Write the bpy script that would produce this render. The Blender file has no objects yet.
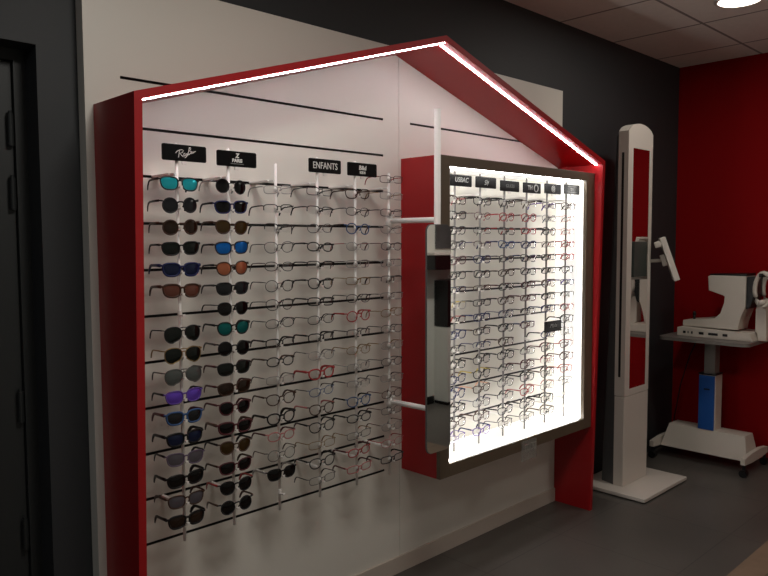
import bpy, bmesh, math, random
from mathutils import Vector, Matrix
random.seed(7)
PI = math.pi
H = 1.475                      # eye height; heights below are given relative to it and lifted by H
scene = bpy.context.scene
COL = scene.collection

# ------------------------------------------------------------------ materials
def lin(c):
    return tuple(((v/255)/12.92 if v/255 <= .04045 else ((v/255+.055)/1.055)**2.4) for v in c)
MATS = {}
def mat(name, rgb, rough=.5, metal=0., emis=0., noise=0., nscale=6., spec=.5, bump=0., coat=0.):
    if name in MATS: return MATS[name]
    m = bpy.data.materials.new(name); m.use_nodes = True
    nt = m.node_tree; b = nt.nodes['Principled BSDF']
    c = (*lin(rgb), 1)
    b.inputs['Base Color'].default_value = c
    b.inputs['Roughness'].default_value = rough
    b.inputs['Metallic'].default_value = metal
    b.inputs['Specular IOR Level'].default_value = spec
    b.inputs['Coat Weight'].default_value = coat
    if emis:
        b.inputs['Emission Color'].default_value = c
        b.inputs['Emission Strength'].default_value = emis
    if noise or bump:
        tc = nt.nodes.new('ShaderNodeTexCoord'); n = nt.nodes.new('ShaderNodeTexNoise')
        n.inputs['Scale'].default_value = nscale; n.inputs['Detail'].default_value = 5
        nt.links.new(tc.outputs['Object'], n.inputs['Vector'])
        if noise:
            r = nt.nodes.new('ShaderNodeMix'); r.data_type = 'RGBA'
            r.inputs[6].default_value = tuple(v*(1-noise) for v in c[:3])+(1,)
            r.inputs[7].default_value = tuple(min(1, v*(1+noise)) for v in c[:3])+(1,)
            nt.links.new(n.outputs['Fac'], r.inputs[0]); nt.links.new(r.outputs[2], b.inputs['Base Color'])
        if bump:
            bp = nt.nodes.new('ShaderNodeBump'); bp.inputs['Strength'].default_value = bump
            bp.inputs['Distance'].default_value = .002
            nt.links.new(n.outputs['Fac'], bp.inputs['Height']); nt.links.new(bp.outputs['Normal'], b.inputs['Normal'])
    MATS[name] = m
    return m

def tiled(name, rgb, line, w, h, mortar, shift, rough, noise, nscale, offset=0., spec=.5, var=.06):
    m = bpy.data.materials.new(name); m.use_nodes = True
    nt = m.node_tree; b = nt.nodes['Principled BSDF']
    tc = nt.nodes.new('ShaderNodeTexCoord'); mp = nt.nodes.new('ShaderNodeMapping')
    mp.inputs['Location'].default_value = (shift[0], shift[1], 0)
    br = nt.nodes.new('ShaderNodeTexBrick'); br.offset = offset; br.squash = 1
    br.inputs['Scale'].default_value = 1; br.inputs['Brick Width'].default_value = w
    br.inputs['Row Height'].default_value = h; br.inputs['Mortar Size'].default_value = mortar
    br.inputs['Mortar Smooth'].default_value = .1
    c = lin(rgb)
    br.inputs['Color1'].default_value = (*[v*(1-var) for v in c], 1)
    br.inputs['Color2'].default_value = (*[v*(1+var) for v in c], 1)
    br.inputs['Mortar'].default_value = (*lin(line), 1)
    n = nt.nodes.new('ShaderNodeTexNoise'); n.inputs['Scale'].default_value = nscale; n.inputs['Detail'].default_value = 6
    mx = nt.nodes.new('ShaderNodeMix'); mx.data_type = 'RGBA'; mx.blend_type = 'MULTIPLY'
    rp = nt.nodes.new('ShaderNodeMapRange')
    rp.inputs['From Min'].default_value = .3; rp.inputs['From Max'].default_value = .7
    rp.inputs['To Min'].default_value = 1-noise; rp.inputs['To Max'].default_value = 1+noise*.4
    nt.links.new(tc.outputs['Object'], mp.inputs['Vector']); nt.links.new(mp.outputs['Vector'], br.inputs['Vector'])
    nt.links.new(tc.outputs['Object'], n.inputs['Vector']); nt.links.new(n.outputs['Fac'], rp.inputs['Value'])
    mx.inputs[0].default_value = 1
    nt.links.new(br.outputs['Color'], mx.inputs[6]); nt.links.new(rp.outputs['Result'], mx.inputs[7])
    nt.links.new(mx.outputs[2], b.inputs['Base Color'])
    b.inputs['Roughness'].default_value = rough; b.inputs['Specular IOR Level'].default_value = spec
    return m

def clear_lens():
    m = bpy.data.materials.new('clear_lens'); m.use_nodes = True
    nt = m.node_tree; out = nt.nodes['Material Output']; nt.nodes.remove(nt.nodes['Principled BSDF'])
    t = nt.nodes.new('ShaderNodeBsdfTransparent'); t.inputs['Color'].default_value = (.93, .94, .95, 1)
    g = nt.nodes.new('ShaderNodeBsdfGlossy'); g.inputs['Roughness'].default_value = .12
    f = nt.nodes.new('ShaderNodeFresnel'); f.inputs['IOR'].default_value = 1.5
    a = nt.nodes.new('ShaderNodeMath'); a.operation = 'ADD'; a.inputs[1].default_value = .03
    x = nt.nodes.new('ShaderNodeMixShader')
    nt.links.new(f.outputs['Fac'], a.inputs[0]); nt.links.new(a.outputs[0], x.inputs['Fac'])
    nt.links.new(t.outputs[0], x.inputs[1]); nt.links.new(g.outputs[0], x.inputs[2])
    nt.links.new(x.outputs[0], out.inputs['Surface'])
    return m
CLEAR = clear_lens()
def clear_plastic():
    m = bpy.data.materials.new('clear_plastic'); m.use_nodes = True
    nt = m.node_tree; out = nt.nodes['Material Output']; p = nt.nodes['Principled BSDF']
    p.inputs['Base Color'].default_value = (.35, .33, .30, 1); p.inputs['Roughness'].default_value = .2
    t = nt.nodes.new('ShaderNodeBsdfTransparent'); x = nt.nodes.new('ShaderNodeMixShader'); x.inputs['Fac'].default_value = .45
    nt.links.new(t.outputs[0], x.inputs[1]); nt.links.new(p.outputs[0], x.inputs[2]); nt.links.new(x.outputs[0], out.inputs['Surface'])
    return m

WHITE = mat('white_laminate', (224, 220, 210), .42, noise=.03, nscale=1.2)
SLOT = mat('slot_black', (16, 15, 14), .6)
RED = mat('red_lacquer', (163, 18, 24), .38, noise=.05, nscale=2)
REDWALL = mat('red_paint', (140, 5, 10), .8, spec=.12, noise=.06, nscale=1.5, bump=.15)
DARK = mat('charcoal_paint', (46, 48, 50), .6, noise=.08, nscale=1.3, bump=.1)
DOORM = mat('door_charcoal', (36, 38, 38), .5)
BROWN = mat('brown_frame', (96, 84, 68), .45, noise=.05, nscale=3)
POLE = mat('white_rod', (246, 243, 238), .5)
CLIPM = mat('clip_clear_white', (225, 220, 214), .25)
PLATE = mat('sign_black', (5, 5, 5), .4, spec=.15)
LETTER = mat('sign_lettering', (215, 215, 208), .5)
LETTERD = mat('sign_lettering_dim', (120, 120, 116), .5)
STEEL = mat('brushed_steel', (150, 150, 150), .3, 1.)
MIRROR = mat('mirror_glass', (225, 228, 226), .02, 1.)
TINTM = mat('column_mirror', (235, 232, 230), .03, 1.)
DEVW = mat('device_white', (212, 204, 194), .4, noise=.02)
DEVG = mat('device_grey', (84, 84, 84), .45)
DEVC = mat('device_cream', (205, 196, 184), .4)
BLACK = mat('black_plastic', (14, 14, 15), .35)
HEADG = mat('camera_head', (58, 66, 62), .3)
BLUE = mat('blue_cover', (28, 84, 160), .4)
TABLEG = mat('table_grey', (118, 112, 106), .45)
SKIRT = mat('skirting_white', (196, 184, 172), .45)
LINING = mat('box_lining_glow', (240, 238, 235), .5, emis=.65)  # boards are no lamp; glow added so the interior looks evenly lit
OPPW = mat('opposite_wall_white', (205, 204, 196), .6, noise=.03)
GREYPOST = mat('poster_grey', (70, 72, 72), .5, noise=.6, nscale=9)
LED = mat('led_strip_white', (250, 246, 252), .4, emis=38.)
LEDB = mat('led_box_white', (255, 253, 250), .4, emis=22.)
LAMP = mat('downlight_lens', (255, 240, 225), .4, emis=9.)
PLASTIC = clear_plastic()
FLOORM = tiled('floor_slate_tile', (86, 82, 77), (62, 59, 56), .60, .60, .0025, (-.1, .285), .38, .18, 2.2, var=.05)
CEILM = tiled('ceiling_tiles', (230, 222, 214), (140, 132, 126), .6, .6, .009, (.02, .49), .8, .04, 30, var=.015)
WOODM = tiled('wood_laminate', (128, 108, 90), (88, 74, 60), .9, .14, .002, (.2, .045), .4, .14, 14, offset=.4, var=.08)

# ------------------------------------------------------------------ builders
def link(name, bm, m, parent=None, smooth=False):
    me = bpy.data.meshes.new(name)
    bmesh.ops.recalc_face_normals(bm, faces=bm.faces)
    if smooth:
        for f in bm.faces: f.smooth = True
    bm.to_mesh(me); bm.free()
    for x in (m if isinstance(m, (list, tuple)) else [m]): me.materials.append(x)
    o = bpy.data.objects.new(name, me); COL.objects.link(o)
    if parent is not None: o.parent = parent
    return o
def tag(o, label, cat, group=None):
    o['label'] = label; o['category'] = cat
    if group: o['group'] = group
    return o
def thing(name, label, cat, loc=(0, 0, 0), rz=0., group=None):
    o = bpy.data.objects.new(name, None); COL.objects.link(o)
    o.empty_display_size = .05
    o.location = loc; o.rotation_euler = (0, 0, rz)
    return tag(o, label, cat, group)
def struct(o):
    o['kind'] = 'structure'; return o
def box(bm, x0, x1, y0, y1, z0, z1, bev=0., mi=0):
    r = bmesh.ops.create_cube(bm, size=1.)
    vs = r['verts']
    for v in vs:
        v.co = Vector((x0+(v.co.x+.5)*(x1-x0), y0+(v.co.y+.5)*(y1-y0), z0+(v.co.z+.5)*(z1-z0)))
    fs = set(f for v in vs for f in v.link_faces)
    for f in fs: f.material_index = mi
    if bev:
        es = set(e for v in vs for e in v.link_edges)
        bmesh.ops.bevel(bm, geom=list(es), offset=bev, segments=2, affect='EDGES', profile=.6)
def B(x0, x1, y0, y1, z0, z1, bev=0.):
    bm = bmesh.new(); box(bm, x0, x1, y0, y1, z0, z1, bev); return bm
def prism(bm, ring_a, ring_b, mi=0):
    a = [bm.verts.new(p) for p in ring_a]; b = [bm.verts.new(p) for p in ring_b]
    n = len(a); fs = [bm.faces.new(a), bm.faces.new(b[::-1])]
    for i in range(n): fs.append(bm.faces.new((a[i], b[i], b[(i+1) % n], a[(i+1) % n])))
    for f in fs: f.material_index = mi
def tube(bm, pts, r, seg=8, closed=False, flat=None, taper=None):
    """sweep a round (or flattened) section along pts"""
    pts = [Vector(p) for p in pts]; n = len(pts); rings = []
    up0 = Vector((0, 0, 1))
    for i, p in enumerate(pts):
        if closed: t = pts[(i+1) % n]-pts[i-1]
        else: t = pts[min(i+1, n-1)]-pts[max(i-1, 0)]
        t.normalize()
        u = up0 if abs(t.dot(up0)) < .95 else Vector((0, 1, 0))
        if closed: u = Vector((0, 1, 0))
        s = t.cross(u).normalized(); w = s.cross(t).normalized()
        k = taper[i] if taper else 1.
        ra, rb = (r, r) if flat is None else flat
        rings.append([bm.verts.new(p+s*math.cos(2*PI*j/seg)*ra*k+w*math.sin(2*PI*j/seg)*rb*k) for j in range(seg)])
    m = n if closed else n-1
    for i in range(m):
        a, b = rings[i], rings[(i+1) % n]
        for j in range(seg): bm.faces.new((a[j], a[(j+1) % seg], b[(j+1) % seg], b[j]))
    if not closed:
        bm.faces.new(rings[0][::-1]); bm.faces.new(rings[-1])
def T(pts, r, **k):
    bm = bmesh.new(); tube(bm, pts, r, **k); return bm
def cyl(bm, c, r, h, seg=24, axis='z', r2=None):
    M = Matrix.Translation(Vector(c))
    if axis == 'x': M = M @ Matrix.Rotation(PI/2, 4, 'Y')
    if axis == 'y': M = M @ Matrix.Rotation(PI/2, 4, 'X')
    bmesh.ops.create_cone(bm, cap_ends=True, segments=seg, radius1=r, radius2=r if r2 is None else r2, depth=h, matrix=M)
def text_mesh(s, size, m, parent, loc, rot=(PI/2, 0, 0), shear=0., bold=0., name='lettering', sx=1.):
    cu = bpy.data.curves.new(name, 'FONT'); cu.body = s; cu.size = size; cu.align_x = 'CENTER'; cu.align_y = 'CENTER'
    cu.shear = shear; cu.offset = bold; cu.extrude = .0004; cu.resolution_u = 3
    t = bpy.data.objects.new(name, cu); COL.objects.link(t)
    bpy.context.view_layer.update()
    dg = bpy.context.evaluated_depsgraph_get()
    me = bpy.data.meshes.new_from_object(t.evaluated_get(dg)); me.name = name
    bpy.data.objects.remove(t); bpy.data.curves.remove(cu)
    me.materials.clear(); me.materials.append(m)
    o = bpy.data.objects.new(name, me); COL.objects.link(o); o.parent = parent
    o.location = loc; o.rotation_euler = rot; o.scale = (sx, 1, 1)
    return o
def rrect(w, h, r, n=6):
    P = []
    for cx, cz, a0 in ((w/2-r, h/2-r, 0), (-w/2+r, h/2-r, 90), (-w/2+r, -h/2+r, 180), (w/2-r, -h/2+r, 270)):
        for i in range(n+1):
            a = math.radians(a0+90*i/n); P.append((cx+r*math.cos(a), cz+r*math.sin(a)))
    return P
def children(o): return [c for c in COL.objects if c.parent is o]

# ------------------------------------------------------------------ the room
XL, XR, YF, YB, ZC = -1.9, 5.13, -2.93, .05, H+1.213
struct(link('floor', B(XL, XR, YF, YB+.3, -.1, 0), FLOORM))
bm = bmesh.new(); box(bm, .4, 3.86, YF, -1.045, .0005, .004)
struct(link('floor_wood', bm, WOODM))
struct(link('ceiling', B(XL, XR, YF, YB+.3, ZC, ZC+.1), CEILM))
# back wall with a door opening on the left
DX0, DX1, DZ = -.15, .775, H+.575
bm = bmesh.new()
box(bm, XL, DX0, YB, YB+.16, 0, ZC); box(bm, DX1, XR, YB, YB+.16, 0, ZC); box(bm, DX0, DX1, YB, YB+.16, DZ, ZC)
box(bm, DX0, DX1, YB+.16, YB+.3, 0, ZC)
struct(link('wall_back', bm, DARK))
struct(link('wall_right', B(XR, XR+.1, YF, YB, 0, ZC), REDWALL))
struct(link('wall_left', B(XL-.1, XL, YF, YB, 0, ZC), DARK))
struct(link('wall_front', B(XL, XR, YF-.1, YF, 0, ZC), OPPW))
# door
d = bpy.data.objects.new('door_1', None); COL.objects.link(d); d.location = (.32, YB+.14, 0); struct(d)
bm = bmesh.new(); box(bm, DX0-.32+.035, DX1-.32-.035, -.03, .015, .004, DZ-.035, .003)
link('door_leaf', bm, DOORM, d)
bm = bmesh.new()
box(bm, DX0-.32, DX0-.32+.034, -.045, .02, 0, DZ); box(bm, DX1-.32-.034, DX1-.32, -.045, .02, 0, DZ)
box(bm, DX0-.32+.034, DX1-.32-.034, -.045, .02, DZ-.034, DZ)
link('door_frame', bm, DOORM, d)
for z0 in (.29, .10, -.55, -.95):
    bm = bmesh.new(); cyl(bm, (DX1-.32-.046, -.042, H+z0+.045), .009, .095, 14)
    cyl(bm, (DX1-.32-.046, -.042, H+z0+.095), .006, .012, 10)
    link('door_hinge', bm, mat('hinge_dark', (58, 60, 60), .35, .6), d)

# slat panels, each one board with recessed black slots
def slat_panel(name, x0, x1, s0, s1, label):
    zs = sorted([0.0, H+.82]+[v for k in range(1, 12) for v in (H+.658-.15*k-.0045, H+.658-.15*k+.0045)])
    xs = [x0, s0, s1, x1]
    bm = bmesh.new(); g = {}
    for i, x in enumerate(xs):
        for j, z in enumerate(zs): g[i, j] = bm.verts.new((x, 0, z))
    for i in range(3):
        for j in range(len(zs)-1):
            f = bm.faces.new((g[i, j], g[i+1, j], g[i+1, j+1], g[i, j+1]))
            if i == 1 and j % 2 == 1:
                bm.faces.remove(f)
                q = [g[i, j], g[i+1, j], g[i+1, j+1], g[i, j+1]]
                e = [bm.verts.new(v.co+Vector((0, .012, 0))) for v in q]
                for k in range(4):
                    ff = bm.faces.new((q[k], q[(k+1) % 4], e[(k+1) % 4], e[k])); ff.material_index = 1
                ff = bm.faces.new(e); ff.material_index = 1
    # edges and back
    Y = YB-.002
    for a, b_, c, d_ in (((x0, 0, 0), (x0, Y, 0), (x0, Y, zs[-1]), (x0, 0, zs[-1])),
                         ((x1, 0, 0), (x1, Y, 0), (x1, Y, zs[-1]), (x1, 0, zs[-1])),
                         ((x0, 0, zs[-1]), (x1, 0, zs[-1]), (x1, Y, zs[-1]), (x0, Y, zs[-1])),
                         ((x0, Y, 0), (x1, Y, 0), (x1, Y, zs[-1]), (x0, Y, zs[-1]))):
        bm.faces.new([bm.verts.new(v) for v in (a, b_, c, d_)])
    me = bpy.data.meshes.new(name); bm.to_mesh(me); bm.free()
    me.materials.append(WHITE); me.materials.append(SLOT)
    o = bpy.data.objects.new(name, me); COL.objects.link(o)
    return tag(o, label, 'wall panel', 'slotted wall panels')
slat_panel('slatwall_panel', .893, 2.2355, 1.004, 2.142, 'white slotted wall panel on the left, carrying the open rack of glasses')
slat_panel('slatwall_panel', 2.2385, 3.53, 2.306, 3.40, 'white slotted wall panel on the right, mostly behind the lit box')
struct(link('baseboard_back', B(.96, 3.486, -.010, -.0004, 0, .075, .002), SKIRT))

# ------------------------------------------------------------------ house shaped red surround
def dep(z): return .209+.063*(z+H)/1.88            # depth grows a little with height (z relative to eye)
house = thing('house_frame', 'large red house-shaped surround with lit roof edge standing against the white panels', 'display frame', (2.21, 0, 0))
hx = 2.21
def hp(x, z, d=None): return (x-hx, -(dep(z) if d is None else d), z+H)
def slab(name, poly, add=0.):
    bm = bmesh.new(); prism(bm, [hp(x, z, dep(z)+add*max(0, (.4-z)/1.88)) for x, z in poly], [hp(x, z, .0006) for x, z in poly])
    return link(name, bm, RED, house)
XO0, XO1, XA, ZE, ZA = .918, 3.512, 2.217, .414, .811
th = .024; sl = (ZA-ZE)/(XA-XO0)
ti = th*math.sqrt(1+sl*sl)
slab('side_panel', [(XO0, -H), (XO0+th, -H), (XO0+th, ZE-ti+sl*th), (XO0, ZE)])
slab('side_panel', [(XO1, -H), (XO1-th, -H), (XO1-th, ZE-ti+sl*th), (XO1, ZE)], .018)
slab('roof_panel', [(XO0, ZE), (XO0+th, ZE-ti+sl*th), (XA, ZA-ti), (XA, ZA)])
slab('roof_panel', [(XO1, ZE), (XO1-th, ZE-ti+sl*th), (XA, ZA-ti), (XA, ZA)])
for s in (0, 1):
    xa, xb = (XO0+th+.002, XA-.004) if s == 0 else (XO1-th-.002, XA+.004)
    za, zb = ZE-ti+sl*(th+.002), ZA-ti-sl*.004
    off = .033 if s else .004
    ra = []; rb = []
    for (dy, dz) in ((off, -.0005), (off+.008, -.0005), (off+.008, -.004), (off, -.004)):
        ra.append((xa-hx, -(dep(za)-dy), za+dz+H)); rb.append((xb-hx, -(dep(zb)-dy), zb+dz+H))
    bm = bmesh.new(); prism(bm, ra, rb)
    o = link('led_strip', bm, LED, house); o['label'] = 'glowing white light strip'

# ------------------------------------------------------------------ lit display box
BX0, BX1, BZ0, BZ1, BD = 2.249, 3.4865, -1.008, .352, .226
case = thing('display_case', 'red wall box with brown front frame and glowing white interior full of eyeglasses', 'display case', (2.85, 0, H+BZ0))
def cb(name, x0, x1, y0, y1, z0, z1, m, bev=0.):
    return link(name, B(x0-2.85, x1-2.85, y0, y1, z0-BZ0, z1-BZ0, bev), m, case)
E0 = -.0006
cb('side_panel', BX0, BX0+.019, -BD+.02, E0, BZ0, BZ1, RED)
cb('side_panel', BX1-.012, BX1, -BD+.02, E0, BZ0, BZ1, RED)
cb('top_panel', BX0+.0195, BX1-.0125, -BD+.02, E0, BZ1-.02, BZ1, RED)
cb('bottom_panel', BX0+.0195, BX1-.0125, -BD+.02, E0, BZ0, BZ0+.02, RED)
OX0, OX1, OZ0, OZ1 = 2.310, 3.409, -.953, .309
bm = bmesh.new()
def fr(x0, x1, z0, z1): box(bm, x0-2.85, x1-2.85, -BD, -BD+.0195, z0-BZ0, z1-BZ0, .0015)
fr(BX0, OX0, BZ0, BZ1); fr(OX1, BX1, BZ0, BZ1); fr(OX0, OX1, OZ1, BZ1); fr(OX0, OX1, BZ0, OZ0)
link('front_frame', bm, BROWN, case)
# white lining: left, right, top, bottom boards
bm = bmesh.new()
def ln(x0, x1, z0, z1): box(bm, x0-2.85, x1-2.85, -BD+.02, E0, z0-BZ0, z1-BZ0)
ln(BX0+.0195, OX0-.002, BZ0+.0205, BZ1-.0205); ln(3.475, BX1-.0125, BZ0+.0205, BZ1-.0205)
ln(OX0-.002, 3.475, OZ1+.004, BZ1-.0205); ln(OX0-.002, 3.475, BZ0+.0205, OZ0-.001)
link('lining', bm, LINING, case)
def strip(x0, x1, z0, z1):
    o = cb('led_strip', x0, x1, -BD+.021, -BD+.035, z0, z1, LEDB); o['label'] = 'glowing white light strip'
strip(OX0+.02, OX1-.02, OZ0, OZ0+.006)
strip(OX0+.02, OX1-.02, OZ1-.003, OZ1+.003)
strip(3.4645, 3.4745, OZ0+.01, OZ1-.01)
strip(OX0-.001, OX0+.004, OZ0+.01, OZ1-.01)

# small clear ticket on the lower rail of the box
tk = thing('price_ticket', 'small clear ticket holder on the lower brown rail of the lit box', 'ticket', (2.90, -BD-.003, H-1.015))
link('ticket_sleeve', B(-.062, .062, -.0012, .0012, -.045, .052), PLASTIC, tk)
bm = bmesh.new()
for i in range(4):
    x = -.036+i*.024
    bm2 = [(x, -.018), (x+.014, -.018), (x+.014, .012), (x, .012)]
    tube(bm, [(a, -.0019, b+.02) for a, b in bm2], .0016, seg=5, closed=True)
link('print', bm, mat('ticket_ink', (150, 146, 138), .6), tk)

# ------------------------------------------------------------------ poles
RP = .0661
def rowz(i): return .177-RP*i
PROTO_POLE = {}
def make_pole(x, y, rows, label, group, z0=-.953, z1=.30, first=0, cat='display pole', rm=None):
    t = thing('display_pole', label, cat, (x, y, H+z0), 0, group)
    bm = bmesh.new(); cyl(bm, (0, 0, (z1-z0)/2), .0048, z1-z0, 12); cyl(bm, (0, 0, z1-z0+.001), .0036, .004, 10)
    link('rod', bm, rm or POLE, t, True)
    for zb in (.208, -.842):
        bm = bmesh.new(); box(bm, -.006, .006, .004, -y+.008, zb-z0-.0035, zb-z0+.0035, .001)
        if zb > 0: box(bm, -.013, .013, .03, -y-.0005, zb-z0-.002, zb-z0+.004, .0008)
        link('bracket', bm, POLE, t)
    if 'clip' not in PROTO_POLE:
        bm = bmesh.new()
        cyl(bm, (0, 0, 0), .0072, .014, 12)
        box(bm, -.0030, .0030, -.0235, -.005, -.0085, -.0045, .0008)
        box(bm, -.0046, .0046, -.0275, -.0233, -.0105, -.0020, .001)
        PROTO_POLE['clip'] = link('clip', bm, CLIPM, t); c = PROTO_POLE['clip']; used = False
    for r in range(first, rows):
        if r == first and PROTO_POLE['clip'].parent is t: c = PROTO_POLE['clip']
        else:
            c = PROTO_POLE['clip'].copy(); COL.objects.link(c); c.parent = t
        c.location = (0, 0, rowz(r)-z0-.004)
    return t

# ------------------------------------------------------------------ glasses
def outline(shape, n=28, kz=1.):
    """one lens outline (for the wearer's side x>0), centred, clockwise; +x points outward"""
    a, b, e, k = dict(round=(.0232, .0222, 2.05, 0), oval=(.0245, .0175, 2.2, 0), rect=(.0262, .0158, 3.4, 0),
                      wayfarer=(.0265, .0195, 2.8, 1), panto=(.0242, .0212, 2.3, 1), aviator=(.0275, .0232, 2.3, 2),
                      cat=(.0258, .0185, 2.6, 3), square=(.0255, .0185, 3.2, 0))[shape]
    P = []
    for i in range(n):
        t = 2*PI*i/n; c, s = math.cos(t), math.sin(t)
        x = a*math.copysign(abs(c)**(2/e), c); z = b*math.copysign(abs(s)**(2/e), s)
        v = z/b
        if k == 1: x *= 1+.12*v; x += .0012*v
        if k == 2: x *= 1+.10*v; x += -.002*min(0, v)*1; z += (.0025 if x > 0 else -.001)*-max(0, -v)
        if k == 3 and x > 0 and z > 0: z += .004*(x/a); x += .002*(z/b)
        P.append((x, z*kz))
    return P
def wrap(x): return .0075*(x/.066)**2
LC = .0335
def make_front(bm, shape, r, style, kz=1.):
    P = outline(shape, kz=kz)
    for s in (-1, 1):
        pts = [(s*(LC+x), wrap(LC+x), z) for x, z in P]
        n = len(pts)
        if style == 'semi':
            tube(bm, pts[n-1:]+pts[:n//2+2], r, seg=6)
        else:
            tube(bm, pts, r, seg=6, closed=True)
        # end piece out to the hinge
        xo = max(p[0] for p in P); zo = .62*max(p[1] for p in P)
        tube(bm, [(s*(LC+xo-.001), wrap(LC+xo), zo), (s*(LC+xo+.005), wrap(LC+xo)+.001, zo+.001), (s*.0665, .010, zo+.001)], r*1.15, seg=6)
        # nose pad
        tube(bm, [(s*.0105, .001, -.002), (s*.0095, .006, -.005), (s*.0090, .007, -.010)], .0012 if r < .0018 else .002, seg=5)
    xi = LC+min(p[0] for p in P); zb = .35*max(p[1] for p in P)
    tube(bm, [(-xi-.001, wrap(xi), zb), (-xi*.5, -.001, zb+.003), (xi*.5, -.001, zb+.003), (xi+.001, wrap(xi), zb)], r*1.1, seg=6)
    if style == 'double':
        tube(bm, [(-xi-.004, wrap(xi), zb+.011), (0, -.001, zb+.012), (xi+.004, wrap(xi), zb+.011)], r, seg=6)
    return zo
def make_lens(bm, shape, s, kz=1.):
    P = outline(shape, kz=kz); N = len(P); rings = []
    for k, q in enumerate((1, .66, .33)):
        rings.append([bm.verts.new((s*(LC+x*q), wrap(LC+x*q)-.0028*(1-q*q), z*q)) for x, z in P])
    c = bm.verts.new((s*LC, wrap(LC)-.0028, 0))
    for a, b in zip(rings, rings[1:]):
        for i in range(N): bm.faces.new((a[i], a[(i+1) % N], b[(i+1) % N], b[i]))
    for i in range(N): bm.faces.new((rings[-1][i], rings[-1][(i+1) % N], c))
def temple(bm, s, zo, r, thick):
    z = zo+.001
    pts = [(s*.0668, .0095, z), (s*.0690, .028, z), (s*.0690, .046, z-.001), (s*.0680, .066, z-.002),
           (s*.0665, .077, z-.006), (s*.0650, .086, z-.016), (s*.0635, .092, z-.029)]
    f = (r*.8, r*1.6) if thick else (r*.95, r*1.45)
    tube(bm, pts, r, seg=6, flat=f, taper=[1.15, 1, .95, .95, 1.15, 1.2, .9] if thick else [1, 1, 1, 1, 1.4, 1.6, 1.4])
    if not thick: pass
CACHE = {}
FR = dict(black=((17, 16, 16), 'black'), tort=((62, 38, 24), 'brown tortoise'), brown=((74, 50, 36), 'brown'), navy=((24, 34, 82), 'navy blue'),
          blue=((52, 84, 128), 'blue'), red=((160, 40, 40), 'red'), burg=((78, 22, 30), 'burgundy'), gold=((150, 124, 82), 'gold metal'),
          grey=((92, 90, 88), 'grey metal'), silver=((160, 158, 156), 'silver metal'), pink=((176, 108, 106), 'pink'), gun=((52, 52, 54), 'gunmetal'),
          mauve=((98, 84, 104), 'mauve'), purple=((96, 70, 150), 'purple'), yellow=((196, 176, 84), 'yellow'), peach=((222, 178, 150), 'peach'))
LE = dict(dark=((7, 7, 8), .10, 0, 'dark'), grey=((30, 32, 34), .10, .1, 'grey'), green=((12, 19, 16), .10, 0, 'dark green'), brown=((36, 23, 15), .10, 0, 'brown'),
          rose=((98, 58, 46), .12, .1, 'rosy brown'), amber=((58, 42, 18), .10, .1, 'amber'), cyan=((40, 178, 190), .14, .55, 'cyan mirror'), bluem=((20, 104, 190), .14, .5, 'blue mirror'),
          orange=((178, 106, 76), .14, .55, 'copper mirror'), teal=((16, 100, 98), .14, .45, 'teal mirror'), navy=((22, 32, 60), .12, .2, 'blue'), purplem=((112, 78, 205), .14, .5, 'purple mirror'),
          smoke=((84, 80, 86), .12, .1, 'smoke grey'), silverm=((92, 98, 96), .14, .5, 'silver mirror'))
SHN = dict(round='round', oval='oval', rect='rectangular', wayfarer='wayfarer', panto='rounded', aviator='aviator', cat='cat-eye', square='square')
def make_glasses(fc, lens, shape, style, tc):
    key = (fc, lens, shape, style, tc)
    if key in CACHE:
        src, parts = CACHE[key]
        r = src.copy(); COL.objects.link(r)
        for p in parts:
            c = p.copy(); COL.objects.link(c); c.parent = r
        return r
    thick = style in ('thick', 'medium')
    rad = dict(thick=.0025, medium=.0018, thin=.0011, semi=.0015, double=.0013)[style]
    name = 'sunglasses' if lens else 'eyeglasses'
    t = bpy.data.objects.new(name, None); COL.objects.link(t); t.empty_display_size = .03
    metal = .7 if fc in ('gold', 'grey', 'silver', 'gun') else 0.
    fm = mat('frame_'+fc, FR[fc][0], .35, metal, spec=.3); tm = mat('frame_'+tc, FR[tc][0], .35, .7 if tc in ('gold', 'grey', 'silver', 'gun') else 0.)
    rad *= 1.3 if lens else 1.15
    parts = []
    bm = bmesh.new(); zo = make_front(bm, shape, rad, style, 1. if lens else .88); parts.append(link('front_frame', bm, fm, t, True))
    for s in (-1, 1):
        bm = bmesh.new(); make_lens(bm, shape, s, 1. if lens else .88)
        lm = CLEAR if not lens else mat('lens_'+lens, LE[lens][0], LE[lens][1], LE[lens][2], spec=.3, coat=.12)
        o = link('lens', bm, lm, t, True); parts.append(o)
        if lens: o['label'] = LE[lens][3]+' tinted lens' if 'mirror' not in LE[lens][3] else LE[lens][3]+'ed lens'
    for s in (-1, 1):
        bm = bmesh.new(); temple(bm, s, zo, rad if thick else rad*.95, thick)
        o = link('temple', bm, tm, t, True); parts.append(o)
        if tc != fc: o['label'] = FR[tc][1]+' temple'
    CACHE[key] = (t, parts)
    return t
ORD = ['top', 'second from top', 'third from top', 'fourth from top', 'fifth from top', 'sixth from top', 'seventh from top', 'eighth from top', 'ninth from top',
       'tenth from top', 'eleventh from top', 'twelfth from top', 'thirteenth from top', 'fourteenth from top', 'fifteenth from top', 'sixteenth from top', 'seventeenth from top', 'lowest']
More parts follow.
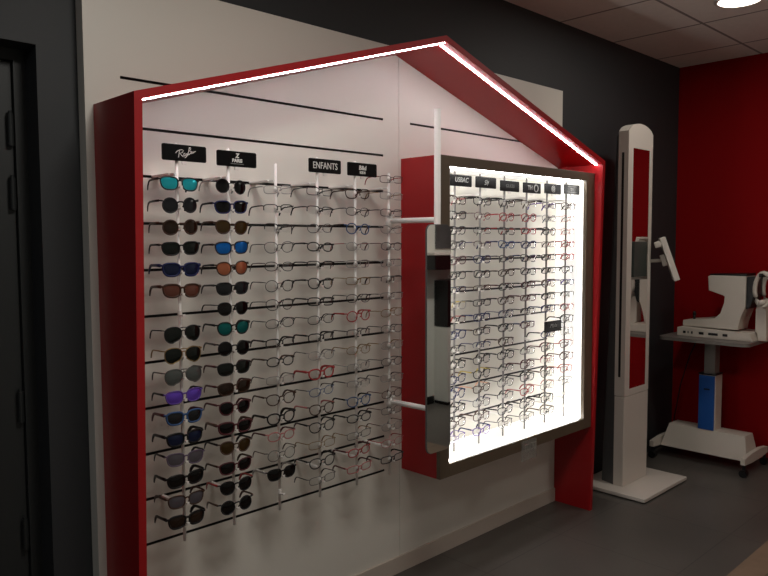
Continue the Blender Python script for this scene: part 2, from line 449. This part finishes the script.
def place(px, py, row, spec, where, group, n):
    fc, lens, shape, style = spec[:4]; tc = spec[4] if len(spec) > 4 else fc
    g = make_glasses(fc, lens, shape, style, tc)
    g.location = (px, py-.0195, H+rowz(row)+random.uniform(-.0012, .0012))
    g.rotation_euler = (math.radians(random.uniform(-1.5, 2.)), math.radians(random.uniform(-2.2, 2.2)), math.radians(random.uniform(-3, 3)))
    if lens:
        tt = '' if tc == fc else FR[tc][1]+' temples, '
        lab = '%s %s sunglasses, %s lenses, %s on %s' % (FR[fc][1], SHN[shape], LE[lens][3], ORD[n], where)
    else:
        lab = '%s %s eyeglasses, %s on %s' % (FR[fc][1], SHN[shape], ORD[n], where)
    tag(g, lab, 'sunglasses' if lens else 'glasses', group)
    return g

PY = -.142
PX = [1.112, 1.296, 1.484, 1.668, 1.853, 2.034]
WHERE = ["the open rack's leftmost pole", "the open rack's second pole", "the open rack's third pole", "the open rack's fourth pole",
         "the open rack's fifth pole", "the open rack's sixth pole"]
C1 = [('black', 'cyan', 'wayfarer', 'medium'), ('black', 'grey', 'round', 'medium'), ('tort', 'brown', 'round', 'medium'), ('black', 'green', 'wayfarer', 'medium'),
      ('navy', 'navy', 'wayfarer', 'thick'), ('tort', 'rose', 'wayfarer', 'thick'), None, ('gun', 'green', 'aviator', 'double'), ('gold', 'green', 'aviator', 'double'),
      ('grey', 'silverm', 'aviator', 'double'), ('purple', 'purplem', 'wayfarer', 'medium', 'gun'), ('blue', 'grey', 'wayfarer', 'thick', 'burg'), ('black', 'navy', 'wayfarer', 'thick'),
      ('mauve', 'smoke', 'wayfarer', 'medium', 'gun'), ('black', 'dark', 'wayfarer', 'thick'), ('tort', 'smoke', 'wayfarer', 'medium'), ('black', 'brown', 'wayfarer', 'thick')]
C2 = [('gun', 'dark', 'round', 'thin', 'silver'), ('navy', 'dark', 'wayfarer', 'medium', 'black'), ('tort', 'amber', 'panto', 'medium'), ('black', 'bluem', 'wayfarer', 'medium'),
      ('tort', 'orange', 'panto', 'medium', 'gun'), ('black', 'grey', 'wayfarer', 'medium', 'grey'), ('black', 'dark', 'panto', 'thin'), ('black', 'teal', 'panto', 'medium'),
      ('black', 'dark', 'round', 'medium', 'grey'), ('black', 'green', 'wayfarer', 'medium', 'burg'), ('tort', 'brown', 'wayfarer', 'medium', 'burg'), ('burg', 'dark', 'panto', 'medium'),
      ('burg', 'dark', 'wayfarer', 'thick', 'brown'), ('brown', 'amber', 'panto', 'medium', 'black'), ('burg', 'dark', 'wayfarer', 'medium', 'tort'), ('black', 'dark', 'panto', 'medium', 'red'),
      ('gun', 'dark', 'round', 'medium', 'brown')]
G = lambda c, s='oval', st='medium', tc=None: (c, None, s, st) + ((tc,) if tc else ())
C3 = [G('silver', 'rect', 'thin'), G('black', 'rect', 'semi'), G('gun', 'rect', 'semi'), G('grey', 'panto', 'thin'), G('gun', 'oval', 'thin', 'brown'), G('black', 'round', 'thin'),
      G('black', 'panto', 'thin'), G('gun', 'oval', 'thin'), G('black', 'rect', 'medium', 'gun'), G('black', 'oval', 'medium', 'brown'), G('silver', 'rect', 'thin', 'grey'), G('tort', 'panto', 'medium'),
      G('black', 'panto', 'thick'), G('pink', 'oval', 'medium', 'burg'), G('grey', 'round', 'thin', 'brown'), ('black', 'dark', 'wayfarer', 'medium', 'silver'), None]
C4 = [G('gun', 'rect', 'thin', 'black'), G('black', 'rect', 'semi'), G('grey', 'oval', 'thin'), G('black', 'oval', 'medium', 'gun'), G('black', 'rect', 'semi'), G('black', 'panto', 'medium', 'gun'),
      G('black', 'rect', 'medium', 'grey'), G('gun', 'oval', 'thin'), G('black', 'rect', 'medium'), G('silver', 'oval', 'thin', 'grey'), G('red', 'panto', 'thick'), G('blue', 'oval', 'thin', 'black'),
      G('tort', 'panto', 'medium', 'pink'), G('black', 'panto', 'medium'), G('gold', 'rect', 'thin'), G('black', 'panto', 'medium', 'black'), G('grey', 'rect', 'thin', 'black')]
C5 = [G('tort', 'wayfarer', 'medium', 'brown'), G('gun', 'oval', 'thin'), G('blue', 'round', 'medium', 'black'), G('silver', 'oval', 'thin', 'pink'), G('silver', 'rect', 'thin', 'grey'), G('gold', 'rect', 'thin'),
      G('gun', 'oval', 'thin', 'black'), G('red', 'round', 'medium'), G('grey', 'rect', 'semi'), G('gold', 'oval', 'thin'), G('silver', 'rect', 'thin'), G('silver', 'rect', 'semi', 'grey'),
      G('blue', 'panto', 'medium', 'black'), G('gun', 'oval', 'medium', 'black'), G('grey', 'rect', 'thin', 'gold'), G('red', 'oval', 'medium', 'burg'), G('pink', 'rect', 'medium', 'burg')]
C6 = [G('tort', 'rect', 'thin', 'red'), G('silver', 'rect', 'thin', 'gold'), G('grey', 'rect', 'thin', 'black'), G('silver', 'oval', 'thin', 'gun'), G('gun', 'oval', 'thin', 'burg'), G('silver', 'rect', 'thin', 'grey'),
      G('grey', 'rect', 'semi', 'gun'), G('silver', 'rect', 'thin', 'black'), G('gold', 'oval', 'thin'), G('grey', 'oval', 'thin', 'black'), G('silver', 'oval', 'thin', 'gold'), G('gun', 'oval', 'thin', 'grey'),
      G('silver', 'rect', 'thin', 'black'), G('tort', 'oval', 'thin', 'burg'), G('grey', 'rect', 'thin', 'burg'), G('silver', 'oval', 'thin', 'brown'), G('pink', 'oval', 'thin', 'red'), G('gun', 'rect', 'medium', 'black')]
plab = ['white display pole of the open rack, leftmost, holding sixteen sunglasses', 'white display pole of the open rack, second from left, full of sunglasses',
        'white display pole of the open rack, third from left, without a sign', 'white display pole of the open rack, fourth from left, holding children eyeglasses',
        'white display pole of the open rack, fifth from left, below a small sign', 'white display pole of the open rack, rightmost, beside the red box']
for c, rows in enumerate((C1, C2, C3, C4, C5, C6)):
    f = -1 if c == 5 else 0
    make_pole(PX[c], PY, 17, plab[c], 'display poles of the open rack', first=f, z1=.265 if c in (2, 5) else .30)
    n = 0
    for i, sp in enumerate(rows):
        if sp is None: continue
        place(PX[c], PY, i+f, sp, WHERE[c], 'sunglasses on the open rack' if sp[1] else 'eyeglasses on the open rack', n); n += 1

# lit box
QY = -.136
QX = [2.447, 2.626, 2.812, 2.994, 3.174, 3.355]
QW = ['first pole in the lit box', 'second pole in the lit box', 'third pole in the lit box', 'fourth pole in the lit box', 'fifth pole in the lit box', 'rightmost pole in the lit box']
qlab = ['white display pole in the lit box, leftmost, beside the brown frame edge', 'white display pole in the lit box, second from left', 'white display pole in the lit box, third from left',
        'white display pole in the lit box, fourth from left', 'white display pole in the lit box, fifth, with a black sign halfway down', 'white display pole in the lit box, rightmost, by the bright side wall']
BOXPOLE = mat('shaded_rod', (120, 117, 113), .4)  # white rods painted darker, as silhouettes against the bright back
rg = random.Random(3)
PAL = ['black', 'black', 'black', 'gun', 'tort', 'brown', 'navy', 'grey', 'burg', 'black', 'gun']
SHP = ['rect', 'rect', 'oval', 'panto', 'square', 'cat', 'wayfarer']
SPECIAL = {(0, 0): ('tort', 'pink'), (0, 8): ('black', 'red'), (0, 16): ('purple', 'purple'), (0, 7): ('silver', 'yellow'), (1, 1): ('burg', 'burg'), (1, 16): ('purple', 'navy'), (1, 12): ('black', 'yellow'),
           (1, 13): ('tort', 'peach'), (2, 1): ('red', 'red'), (2, 2): ('grey', 'red'), (2, 3): ('blue', 'navy'), (3, 1): ('red', 'burg'), (3, 2): ('red', 'black'), (3, 6): ('burg', 'black'), (3, 14): ('red', 'pink'),
           (4, 0): ('mauve', 'purple'), (4, 12): ('pink', 'burg'), (5, 1): ('pink', 'burg'), (5, 2): ('pink', 'pink'), (5, 3): ('red', 'red'), (5, 4): ('red', 'red'), (5, 6): ('navy', 'purple'), (5, 8): ('pink', 'burg'),
           (5, 11): ('burg', 'pink'), (5, 12): ('burg', 'burg'), (5, 13): ('pink', 'pink'), (4, 14): ('grey', 'pink'), (2, 6): ('black', 'burg'), (5, 10): ('grey', 'burg')}
for c in range(6):
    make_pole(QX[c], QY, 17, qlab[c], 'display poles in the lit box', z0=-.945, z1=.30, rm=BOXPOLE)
    n = 0
    for i in range(17):
        if c == 5 and i > 14: continue
        if c == 4 and i == 9: continue
        if c == 3 and i == 10: continue
        fc, tc = SPECIAL.get((c, i), (None, None))
        if fc is None:
            fc = rg.choice(PAL); tc = fc if rg.random() < .6 else rg.choice(PAL)
        st = 'medium' if rg.random() < .72 else ('semi' if rg.random() < .5 else 'thin')
        if fc in ('gun', 'grey', 'silver') and st == 'medium' and rg.random() < .6: st = 'thin'
        place(QX[c], QY, i, (fc, None, rg.choice(SHP), st, tc), QW[c], 'eyeglasses in the lit box', n); n += 1

# ------------------------------------------------------------------ signs
def sign(x, y, zc, label, w=.15, h=.05, group=None):
    t = thing('sign_plate', label, 'sign', (x, y, H+zc), 0, group)
    R = rrect(w, h, .005, 3); bm = bmesh.new(); prism(bm, [(x, -.002, z) for x, z in R], [(x, .002, z) for x, z in R]); link('plate', bm, PLATE, t)
    bm = bmesh.new(); box(bm, -.008, .008, -.0015, .0035, -h/2-.010, -h/2+.001, .001)
    link('holder', bm, CLIPM, t)
    return t
SG = PY-.0115; LY = -.0026
g1 = 'sign plates on the open rack'
t = sign(1.133, SG, .272, 'black sign with white handwritten lettering atop the leftmost pole', group=g1)
STROKES = [[(132, 114), (142, 104), (158, 98), (178, 96), (187, 102), (180, 113), (162, 118), (174, 130), (186, 141)], [(160, 100), (156, 122), (152, 142)],
           [(199, 119), (190, 121), (187, 132), (193, 137), (200, 126), (204, 137)], [(206, 120), (209, 131), (215, 128), (221, 116)], [(218, 122), (209, 140), (196, 148)],
           [(231, 84), (224, 108), (217, 134)], [(226, 90), (240, 88), (238, 100), (226, 107), (241, 110), (238, 122), (222, 131)],
           [(249, 112), (242, 115), (242, 124), (249, 119), (252, 124), (256, 112), (259, 121), (266, 113), (274, 112)]]
bm = bmesh.new()
for st in STROKES:
    tube(bm, [((x-196)*.000484, LY+.0006, -((y-118)-(x-193)*.13)*.00050) for x, y in st], .00125, seg=5)
link('lettering', bm, LETTER, t)
t = sign(1.322, SG, .268, 'black sign with white emblem and small words atop the second pole', group=g1)
text_mesh('Z', .019, LETTER, t, (0.0, LY, .0105), shear=.15, bold=.0008)
text_mesh('PARIS', .0155, LETTER, t, (0, LY, -.0055), bold=.0006)
bm = bmesh.new(); box(bm, -.025, .025, LY-.0003, LY+.0006, -.0165, -.0145); link('emblem_line', bm, LETTERD, t)
t = sign(1.696, SG, .271, 'black sign reading ENFANTS in white capitals', group=g1)
text_mesh('ENFANTS', .0335, LETTER, t, (0, LY, 0), bold=.0002, sx=.82)
t = sign(1.880, SG, .270, 'black sign with a small white stacked logo atop the fifth pole', group=g1)
text_mesh('B&d', .022, LETTER, t, (0, LY, .006), bold=.0009, shear=.1)
text_mesh('KIDS', .0125, LETTER, t, (0, LY, -.0115), bold=.0008, sx=1.1)
g2 = 'sign plates in the lit box'
SQ = QY-.0115
t = sign(2.474, SQ, .262, 'black sign with grey capitals at the left end inside the lit box', group=g2)
text_mesh("USBAC", .030, LETTERD, t, (.004, LY, .003), bold=.0003, shear=.15, sx=1.0)
t = sign(2.654, SQ, .263, 'black sign with small grey script, second along inside the lit box', group=g2)
text_mesh('Sly', .030, LETTERD, t, (0, LY, 0), (PI/2, math.radians(-12), 0), shear=.4)
t = sign(2.838, SQ, .256, 'black sign with faint thin lettering, third along inside the lit box', group=g2)
text_mesh('GUESS', .022, mat('sign_lettering_faint', (74, 74, 72), .5), t, (0, LY, 0), shear=.1, sx=1.1)
t = sign(3.022, SQ, .256, 'black sign with bold grey logo, fourth along inside the lit box', group=g2)
text_mesh('TH', .030, LETTERD, t, (-.018, LY, 0), bold=.0008)
bm = bmesh.new(); tube(bm, [(.033+.017*math.cos(a*PI/8), LY, .017*math.sin(a*PI/8)) for a in range(16)], .003, seg=6, closed=True); link('emblem', bm, LETTERD, t)
t = sign(3.208, SQ, .260, 'black sign with round grey emblem, fifth along inside the lit box', group=g2)
text_mesh('@', .036, LETTERD, t, (0.002, LY, .002), bold=.0006)
t = sign(3.391, SQ, .266, 'black sign with a faint bordered word at the right end in the lit box', group=g2)
bm = bmesh.new()
tube(bm, [(-.042, LY, -.015), (.042, LY, -.015), (.042, LY, .015), (-.042, LY, .015)], .0008, seg=4, closed=True); link('emblem', bm, LETTERD, t)
text_mesh('ZEN', .018, LETTERD, t, (0, LY, 0))
t = sign(3.200, SQ-.016, -.442, 'black sign with dim lettering hung halfway down the fifth box pole', w=.155, h=.056, group=g2)
text_mesh('Maia', .026, LETTERD, t, (0.0, LY, .003), shear=.3, sx=1.3)

# ------------------------------------------------------------------ hanging mirror on two arms
mr = thing('arm_mirror', 'narrow tall mirror held out on white tubular arms beside the lit box', 'mirror', (2.05, -.385, H-.80))
mz = lambda z: z+.80
link('mast', T([(0, 0, mz(-.69)), (0, 0, mz(.49))], .0125, seg=16), POLE, mr, True)
for z in (.078, -.650):
    link('arm', T([(-.013, .236, mz(z)), (-.004, .05, mz(z)), (0, .008, mz(z))], .0105, seg=14), POLE, mr, True)
    bm = bmesh.new(); cyl(bm, (-.015, .243, mz(z)), .014, .04, 14); link('collar', bm, POLE, mr, True)
MW, MH = .138, .865
R = rrect(MW, MH, .028); mx0, mzc = -.012, mz(-.372)
bm = bmesh.new(); prism(bm, [(x+mx0, -.0185, z+mzc) for x, z in R], [(x+mx0, -.0125, z+mzc) for x, z in R])
link('backing', bm, DEVG, mr)
R2 = rrect(MW-.003, MH-.003, .027)
bm = bmesh.new(); prism(bm, [(x+mx0, -.0200, z+mzc) for x, z in R2], [(x+mx0, -.0186, z+mzc) for x, z in R2])
link('mirror_glass', bm, MIRROR, mr)

# ------------------------------------------------------------------ measuring column
mc = thing('measuring_column', 'tall white measuring column with mirror window standing near the red wall', 'optical instrument', (4.05, -.2, 0), 0)
def mb(name, x0, x1, y0, y1, z0, z1, m, bev=0., label=None):
    o = link(name, B(x0-4.05, x1-4.05, y0+.2, y1+.2, z0, z1, bev), m, mc)
    if label: o['label'] = label
    return o
mb('base_plate', 3.785, 4.345, -.395, .03, .008, .028, DEVW, .003)
mb('base_pad', 3.81, 4.32, -.37, .01, .0, .0078, BLACK)
CX0, CX1, CY = 3.893, 4.195, -.208
SEAM = H-.912
mb('lower_housing', CX0, CX1, CY, CY+.062, .0285, SEAM-.003, DEVW, .004)
bm = bmesh.new()
a = [(CX0+.03, CY+.0625), (CX1-.03, CY+.0625), (CX1-.03, CY+.145), (CX0+.03, CY+.145)]
b = [(CX0+.06, CY+.0625), (CX1-.06, CY+.0625), (CX1-.06, CY+.105), (CX0+.06, CY+.105)]
a = [(CX0+.004, CY+.0625), (CX1-.004, CY+.0625), (CX1-.03, CY+.150), (CX0+.03, CY+.150)]
b = [(CX0+.004, CY+.0625), (CX1-.004, CY+.0625), (CX1-.03, CY+.090), (CX0+.03, CY+.090)]
prism(bm, [(x-4.05, y+.2, .0285) for x, y in a], [(x-4.05, y+.2, H+.60) for x, y in b])
o = link('back_shell', bm, DEVG, mc); o['label'] = 'dark grey back shell'
WX0, WX1, WZ0, WZ1 = 3.951, 4.160, H-.875, H+.528
bm = bmesh.new()
def uq(x0, x1, y0, y1, z0, z1): box(bm, x0-4.05, x1-4.05, y0+.2, y1+.2, z0, z1)
uq(CX0, WX0, CY, CY+.062, SEAM, H+.60); uq(WX1, CX1, CY, CY+.062, SEAM, H+.60)
uq(WX0, WX1, CY, CY+.062, SEAM, WZ0)
link('mirror_surround', bm, DEVW, mc)
# arched top
N = 12; pts = [(CX0, H+.60)]
for i in range(N+1):
    u = i/N; pts.append((CX0+(CX1-CX0)*u, H+.622+.050*math.sin(PI*u)**.6))
pts.append((CX1, H+.60)); pts += [(WX1, H+.60), (WX1, WZ1), (WX0, WZ1), (WX0, H+.60)]
bm = bmesh.new(); prism(bm, [(x-4.05, CY+.2, z) for x, z in pts], [(x-4.05, CY+.062+.2, z) for x, z in pts])
link('arched_top', bm, DEVW, mc)
mb('mirror_window', WX0, WX1, CY+.002, CY+.012, WZ0, WZ1, TINTM, 0, 'mirror window')
mb('side_slot', CX0-.001, CX0+.004, CY+.026, CY+.040, H-.80, H+.50, BLACK, 0, 'black guide slot')
mb('camera_head', 3.960, 4.120, CY-.012, CY+.0015, H-.217, H-.010, HEADG, .003, 'dark grey camera head')
# tilting touch screen on a short arm
sc = Vector((4.285-4.05, -.262+.2, H-.12))
link('screen_arm', T([(CX1-4.05-.003, -.17+.2, H-.128), (CX1-4.05+.03, -.205+.2, H-.128), tuple(sc-Vector((.02, -.01, .005)))], .011, seg=10), DEVW, mc, True)
M = Matrix.Translation(sc) @ Matrix.Rotation(math.radians(27), 4, 'Z') @ Matrix.Rotation(math.radians(-19), 4, 'X')
def local(bm, M):
    bmesh.ops.transform(bm, matrix=M, verts=bm.verts); return bm
o = link('touch_screen', local(B(-.10, .10, -.034, 0, -.135, .135, .004), M), DEVW, mc)
link('screen_glass', local(B(-.09, .09, -.0355, -.0342, -.122, .122), M), BLACK, o)
o2 = link('screen_mount', local(B(-.035, .035, .0005, .03, -.035, .035, .006), M), DEVW, mc)
o3 = link('handle_knob', local(B(-.10, -.06, .0005, .038, .085, .122, .008), M), DEVW, mc)
# looping white lead
pts = []
for i in range(15):
    u = i/14; pts.append((CX1-4.05+.002+.085*math.sin(PI*u)**.8, -.10+.2, H-.93-.135*u))
link('lead', T(pts, .0035, seg=8), DEVW, mc, True)

# ------------------------------------------------------------------ motorised table
tb = thing('instrument_table', 'wheeled lifting table with grey top and blue column by the red wall', 'table', (4.84, -.33, 0))
tx = lambda x: x-4.84
ty = lambda y: y+.33
def tbb(name, x0, x1, y0, y1, z0, z1, m, bev=0., label=None):
    o = link(name, B(tx(x0), tx(x1), ty(y0), ty(y1), z0, z1, bev), m, tb)
    if label: o['label'] = label
    return o
bm = bmesh.new(); R = rrect(.47, .57, .05)
prism(bm, [(x, z, H-.660) for x, z in R], [(x, z, H-.638) for x, z in R])
bmesh.ops.translate(bm, verts=bm.verts, vec=(tx(4.865), ty(-.342), 0))
o = link('tabletop', bm, TABLEG, tb); o['label'] = 'grey table top'
tbb('inner_column', 4.80, 4.88, -.372, -.302, H-.90, H-.661, TABLEG, .002)
tbb('lower_column', 4.788, 4.896, -.385, -.277, H-1.2495, H-.885, DEVC, .003)
o = tbb('front_cover', 4.780, 4.7875, -.380, -.279, H-1.249, H-.890, BLUE, .002, 'blue front cover')
link('button', B(tx(4.7785), tx(4.7798), ty(-.350), ty(-.312), H-.985, H-.975), BLACK, o)
link('column_cap', B(tx(4.778), tx(4.90), ty(-.389), ty(-.273), H-.8845, H-.876, .001), BLACK, tb)
# base beam (tapered) and two cross feet
bm = bmesh.new()
prism(bm, [(tx(x), ty(y), H-1.40) for x, y in ((4.745, -.60), (4.955, -.60), (4.955, -.045), (4.745, -.045))],
      [(tx(x), ty(y), H-1.25) for x, y in ((4.785, -.575), (4.915, -.575), (4.915, -.085), (4.785, -.085))])
link('base_beam', bm, DEVC, tb)
for y in (-.628, -.043):
    bm = bmesh.new(); y1 = y+.027
    z0, z1 = H-1.402, H-1.352
    prism(bm, [(tx(x), ty(y), z) for x, z in ((4.64, z0+.008), (4.64, z1-.004), (4.76, z1+.01), (4.94, z1+.01), (5.05, z1-.004), (5.05, z0+.008), (4.94, z0), (4.76, z0))],
          [(tx(x), ty(y1), z) for x, z in ((4.64, z0+.008), (4.64, z1-.004), (4.76, z1+.01), (4.94, z1+.01), (5.05, z1-.004), (5.05, z0+.008), (4.94, z0), (4.76, z0))])
    link('foot', bm, DEVC, tb)
    for x in (4.662, 5.03):
        bm = bmesh.new()
        for s in (-1, 1): cyl(bm, (tx(x)+s*.011, ty(y+.0135), .024), .024, .014, 18, 'x')
        cyl(bm, (tx(x), ty(y+.0135), .024), .008, .03, 10, 'x')
        cyl(bm, (tx(x), ty(y+.0135), .055), .010, .042, 10)
        link('castor', bm, BLACK, tb, False)

# ------------------------------------------------------------------ autorefractor
ar = thing('autorefractor', 'white eye-examination machine with chin rest on the grey instrument table', 'optical instrument', (4.86, -.34, H-.638))
def arp(name, pts, x0, x1, m, bev=.006, label=None, parent=None):
    bm = bmesh.new()
    prism(bm, [(x0-4.86, y+.34, z+.638) for y, z in pts], [(x1-4.86, y+.34, z+.638) for y, z in pts])
    if bev: bmesh.ops.bevel(bm, geom=list(bm.edges), offset=bev, segments=2, affect='EDGES', profile=.6)
    o = link(name, bm, m, ar if parent is None else parent)
    if label: o['label'] = label
    return o
arp('base', [(-.140, -.6375), (-.140, -.582), (-.165, -.575), (-.50, -.585), (-.600, -.585), (-.615, -.6375)], 4.745, 4.985, DEVC, .005)
arp('body', [(-.165, -.574), (-.165, -.535), (-.375, -.513), (-.412, -.478), (-.434, -.407), (-.437, -.362), (-.425, -.352), (-.328, -.330),
             (-.322, -.238), (-.335, -.231), (-.556, -.231), (-.556, -.43), (-.522, -.50), (-.515, -.574)], 4.775, 4.955, DEVC, .006)
arp('front_face', [(-.557, -.235), (-.603, -.232), (-.606, -.35), (-.580, -.432), (-.557, -.440)], 4.785, 4.945, BLACK, .004, 'black front face')
arp('top_cover', [(-.330, -.2305), (-.330, -.222), (-.556, -.215), (-.556, -.2305)], 4.785, 4.945, BLACK, .002, 'black top cover')
# chin rest: upright, ring shaped head rest, chin cup
arp('upright', [(-.600, -.584), (-.600, -.44), (-.612, -.40), (-.655, -.40), (-.660, -.45), (-.668, -.6375), (-.6155, -.6375), (-.6155, -.584)], 4.83, 4.90, DEVC, .004)
ring = [(-.655-.050*math.cos(a), -.312+.104*math.sin(a)) for a in [-PI/2+.0+2*PI*i/22 for i in range(22)]]
for s in (4.79, 4.94):
    link('rest_bow', T([(s-4.86, y+.34, z+.638) for y, z in ring], (.014), seg=8, closed=False), DEVC, ar, True)
bm = bmesh.new(); cyl(bm, (0, -.650+.34, -.392+.638), .018, .19, 14, 'x'); link('chin_bar', bm, DEVC, ar, True)
bm = bmesh.new(); box(bm, -.088, .088, -.655+.34, -.63+.34, -.235+.638, -.21+.638, .006); link('forehead_band', bm, BLACK, ar)
for y, w in ((-.19, .018), (-.215, .008), (-.24, .010), (-.30, .030), (-.375, .060), (-.45, .03)):
    link('side_mark', B(-.1165, -.1152, y-w/2+.34, y+w/2+.34, -.618+.638, -.602+.638), BLACK if w != .008 else DEVG, ar)
bm = bmesh.new(); cyl(bm, (-.02, -.215+.34, -.515+.638), .009, .035, 12); cyl(bm, (-.02, -.215+.34, -.490+.638), .0125, .022, 12, r2=.008)
link('joystick', bm, BLACK, ar, True)
# dark mains lead of the table, against the red wall
pts = [(4.95-4.84, -.20+.33, H-.662), (4.96-4.84, -.14+.33, H-.80), (4.97-4.84, -.08+.33, H-1.0), (4.99-4.84, -.03+.33, H-1.25), (5.0-4.84, 0+.33, .006)]
link('lead', T(pts, .004, seg=6), BLACK, tb, True)

# ------------------------------------------------------------------ ceiling downlight
dl = thing('downlight', 'round lit downlight recessed in the tiled ceiling', 'ceiling light', (3.90, -.785, ZC))
bm = bmesh.new()
prof = [(.100, -.001), (.118, -.001), (.120, -.006), (.112, -.011), (.100, -.010)]
rings = []
for i in range(40):
    a = 2*PI*i/40; rings.append([bm.verts.new((r*math.cos(a), r*math.sin(a), z)) for r, z in prof])
for i in range(40):
    for j in range(5):
        a, b = rings[i], rings[(i+1) % 40]
        bm.faces.new((a[j], a[(j+1) % 5], b[(j+1) % 5], b[j]))
link('trim_ring', bm, DEVW, dl, True)
bm = bmesh.new(); cyl(bm, (0, 0, -.005), .0995, .007, 40); o = link('diffuser', bm, LAMP, dl); o['label'] = 'glowing white diffuser'

# ------------------------------------------------------------------ things behind the viewer, seen in the mirror
def opp(name, x0, x1, z0, z1, dpt, m, label, cat, bev=.003):
    o = link(name, B(x0, x1, YF+.001, YF+dpt, z0, z1, bev), m); return tag(o, label, cat)
opp('wall_poster', 4.86, 5.10, 1.40, 1.66, .012, GREYPOST, 'grey framed picture on the white wall, seen at the top of the mirror', 'picture')
sh = thing('display_shelf', 'white wall shelf below the grey picture, seen in the mirror', 'shelf', (4.85, YF, 1.36))
link('board', B(-.22, .24, .001, .20, -.012, .012, .003), DEVW, sh)
link('tray', B(-.20, .12, .02, .19, -.14, -.015, .008), BLACK, sh)
cbn = thing('storage_cabinet', 'pale cabinet with black glass upper part, seen in the mirror', 'cabinet', (4.97, YF, 0))
link('carcass', B(-.12, .14, .001, .16, .03, .70, .004), OPPW, cbn)
link('glass_front', B(-.12, .14, .001, .162, .705, 1.12, .004), BLACK, cbn)
link('plinth', B(-.11, .13, .001, .15, 0, .0295), BLACK, cbn)
link('rail', T([(-.13, .18, 1.16), (.13, .18, 1.16)], .010), STEEL, cbn)
struct(link('baseboard_front', B(XL, 4.84, YF+.0005, YF+.012, 0, .07), BLACK))

# ------------------------------------------------------------------ lights
def area(name, loc, size, power, color, rot=(0, 0, 0), spread=None):
    l = bpy.data.lights.new(name, 'AREA'); l.shape = 'DISK'; l.size = size; l.energy = power; l.color = color
    if spread: l.spread = spread
    o = bpy.data.objects.new(name, l); COL.objects.link(o); o.location = loc; o.rotation_euler = rot
    return o
WARM = (1., .96, .89)
area('ceiling_area', (3.90, -.785, ZC-.02), .19, 5, WARM)
area('ceiling_area', (1.15, -1.4, ZC-.02), .55, 16, WARM)  # unseen overhead light, placed to brighten the left panel
area('ceiling_area', (-.9, -1.5, ZC-.02), .5, 8, (.96, .97, 1.))  # unseen light added for the door wall and the surround's left side
sl_ = bpy.data.lights.new('mirror_wall_fill', 'SPOT'); sl_.energy = 55; sl_.spot_size = math.radians(58); sl_.spot_blend = .6; sl_.color = WARM; sl_.shadow_soft_size = .06  # unseen spot added to brighten the opposite wall shown in the mirror
so = bpy.data.objects.new('mirror_wall_fill', sl_); COL.objects.link(so); so.location = (4.55, -1.75, ZC-.03)
so.rotation_euler = (Vector((4.78, YF, .85))-so.location).to_track_quat('-Z', 'Y').to_euler()
area('ceiling_area', (4.0, -2.3, ZC-.02), .4, 6, WARM)  # unseen light added so the wall reflected in the mirror is lit
w = bpy.data.worlds.new('World'); scene.world = w; w.use_nodes = True
w.node_tree.nodes['Background'].inputs['Color'].default_value = (.02, .018, .017, 1)

# ------------------------------------------------------------------ camera
cam = bpy.data.cameras.new('Camera'); co = bpy.data.objects.new('Camera', cam); COL.objects.link(co)
f, yaw, pitch, roll, D = 720.342850, .774627608, -.0655548361, -.00358398997, 2.19103482
cam.sensor_width = 36.; cam.lens = 36.*f/768; cam.clip_start = .02
fw = Vector((math.sin(yaw)*math.cos(pitch), math.cos(yaw)*math.cos(pitch), math.sin(pitch)))
r = Vector((math.cos(yaw), -math.sin(yaw), 0)); u = r.cross(fw)
r2 = r*math.cos(roll)+u*math.sin(roll); u2 = -r*math.sin(roll)+u*math.cos(roll)
M = Matrix((r2, u2, -fw)).transposed().to_4x4(); M.translation = Vector((0, -D, H))
co.matrix_world = M
scene.camera = co
scene.view_settings.view_transform = 'Standard'
scene.view_settings.look = 'None'
scene.view_settings.exposure = 0.
scene.cycles.use_denoising = True
scene.cycles.transparent_max_bounces = 32
scene.cycles.max_bounces = 8
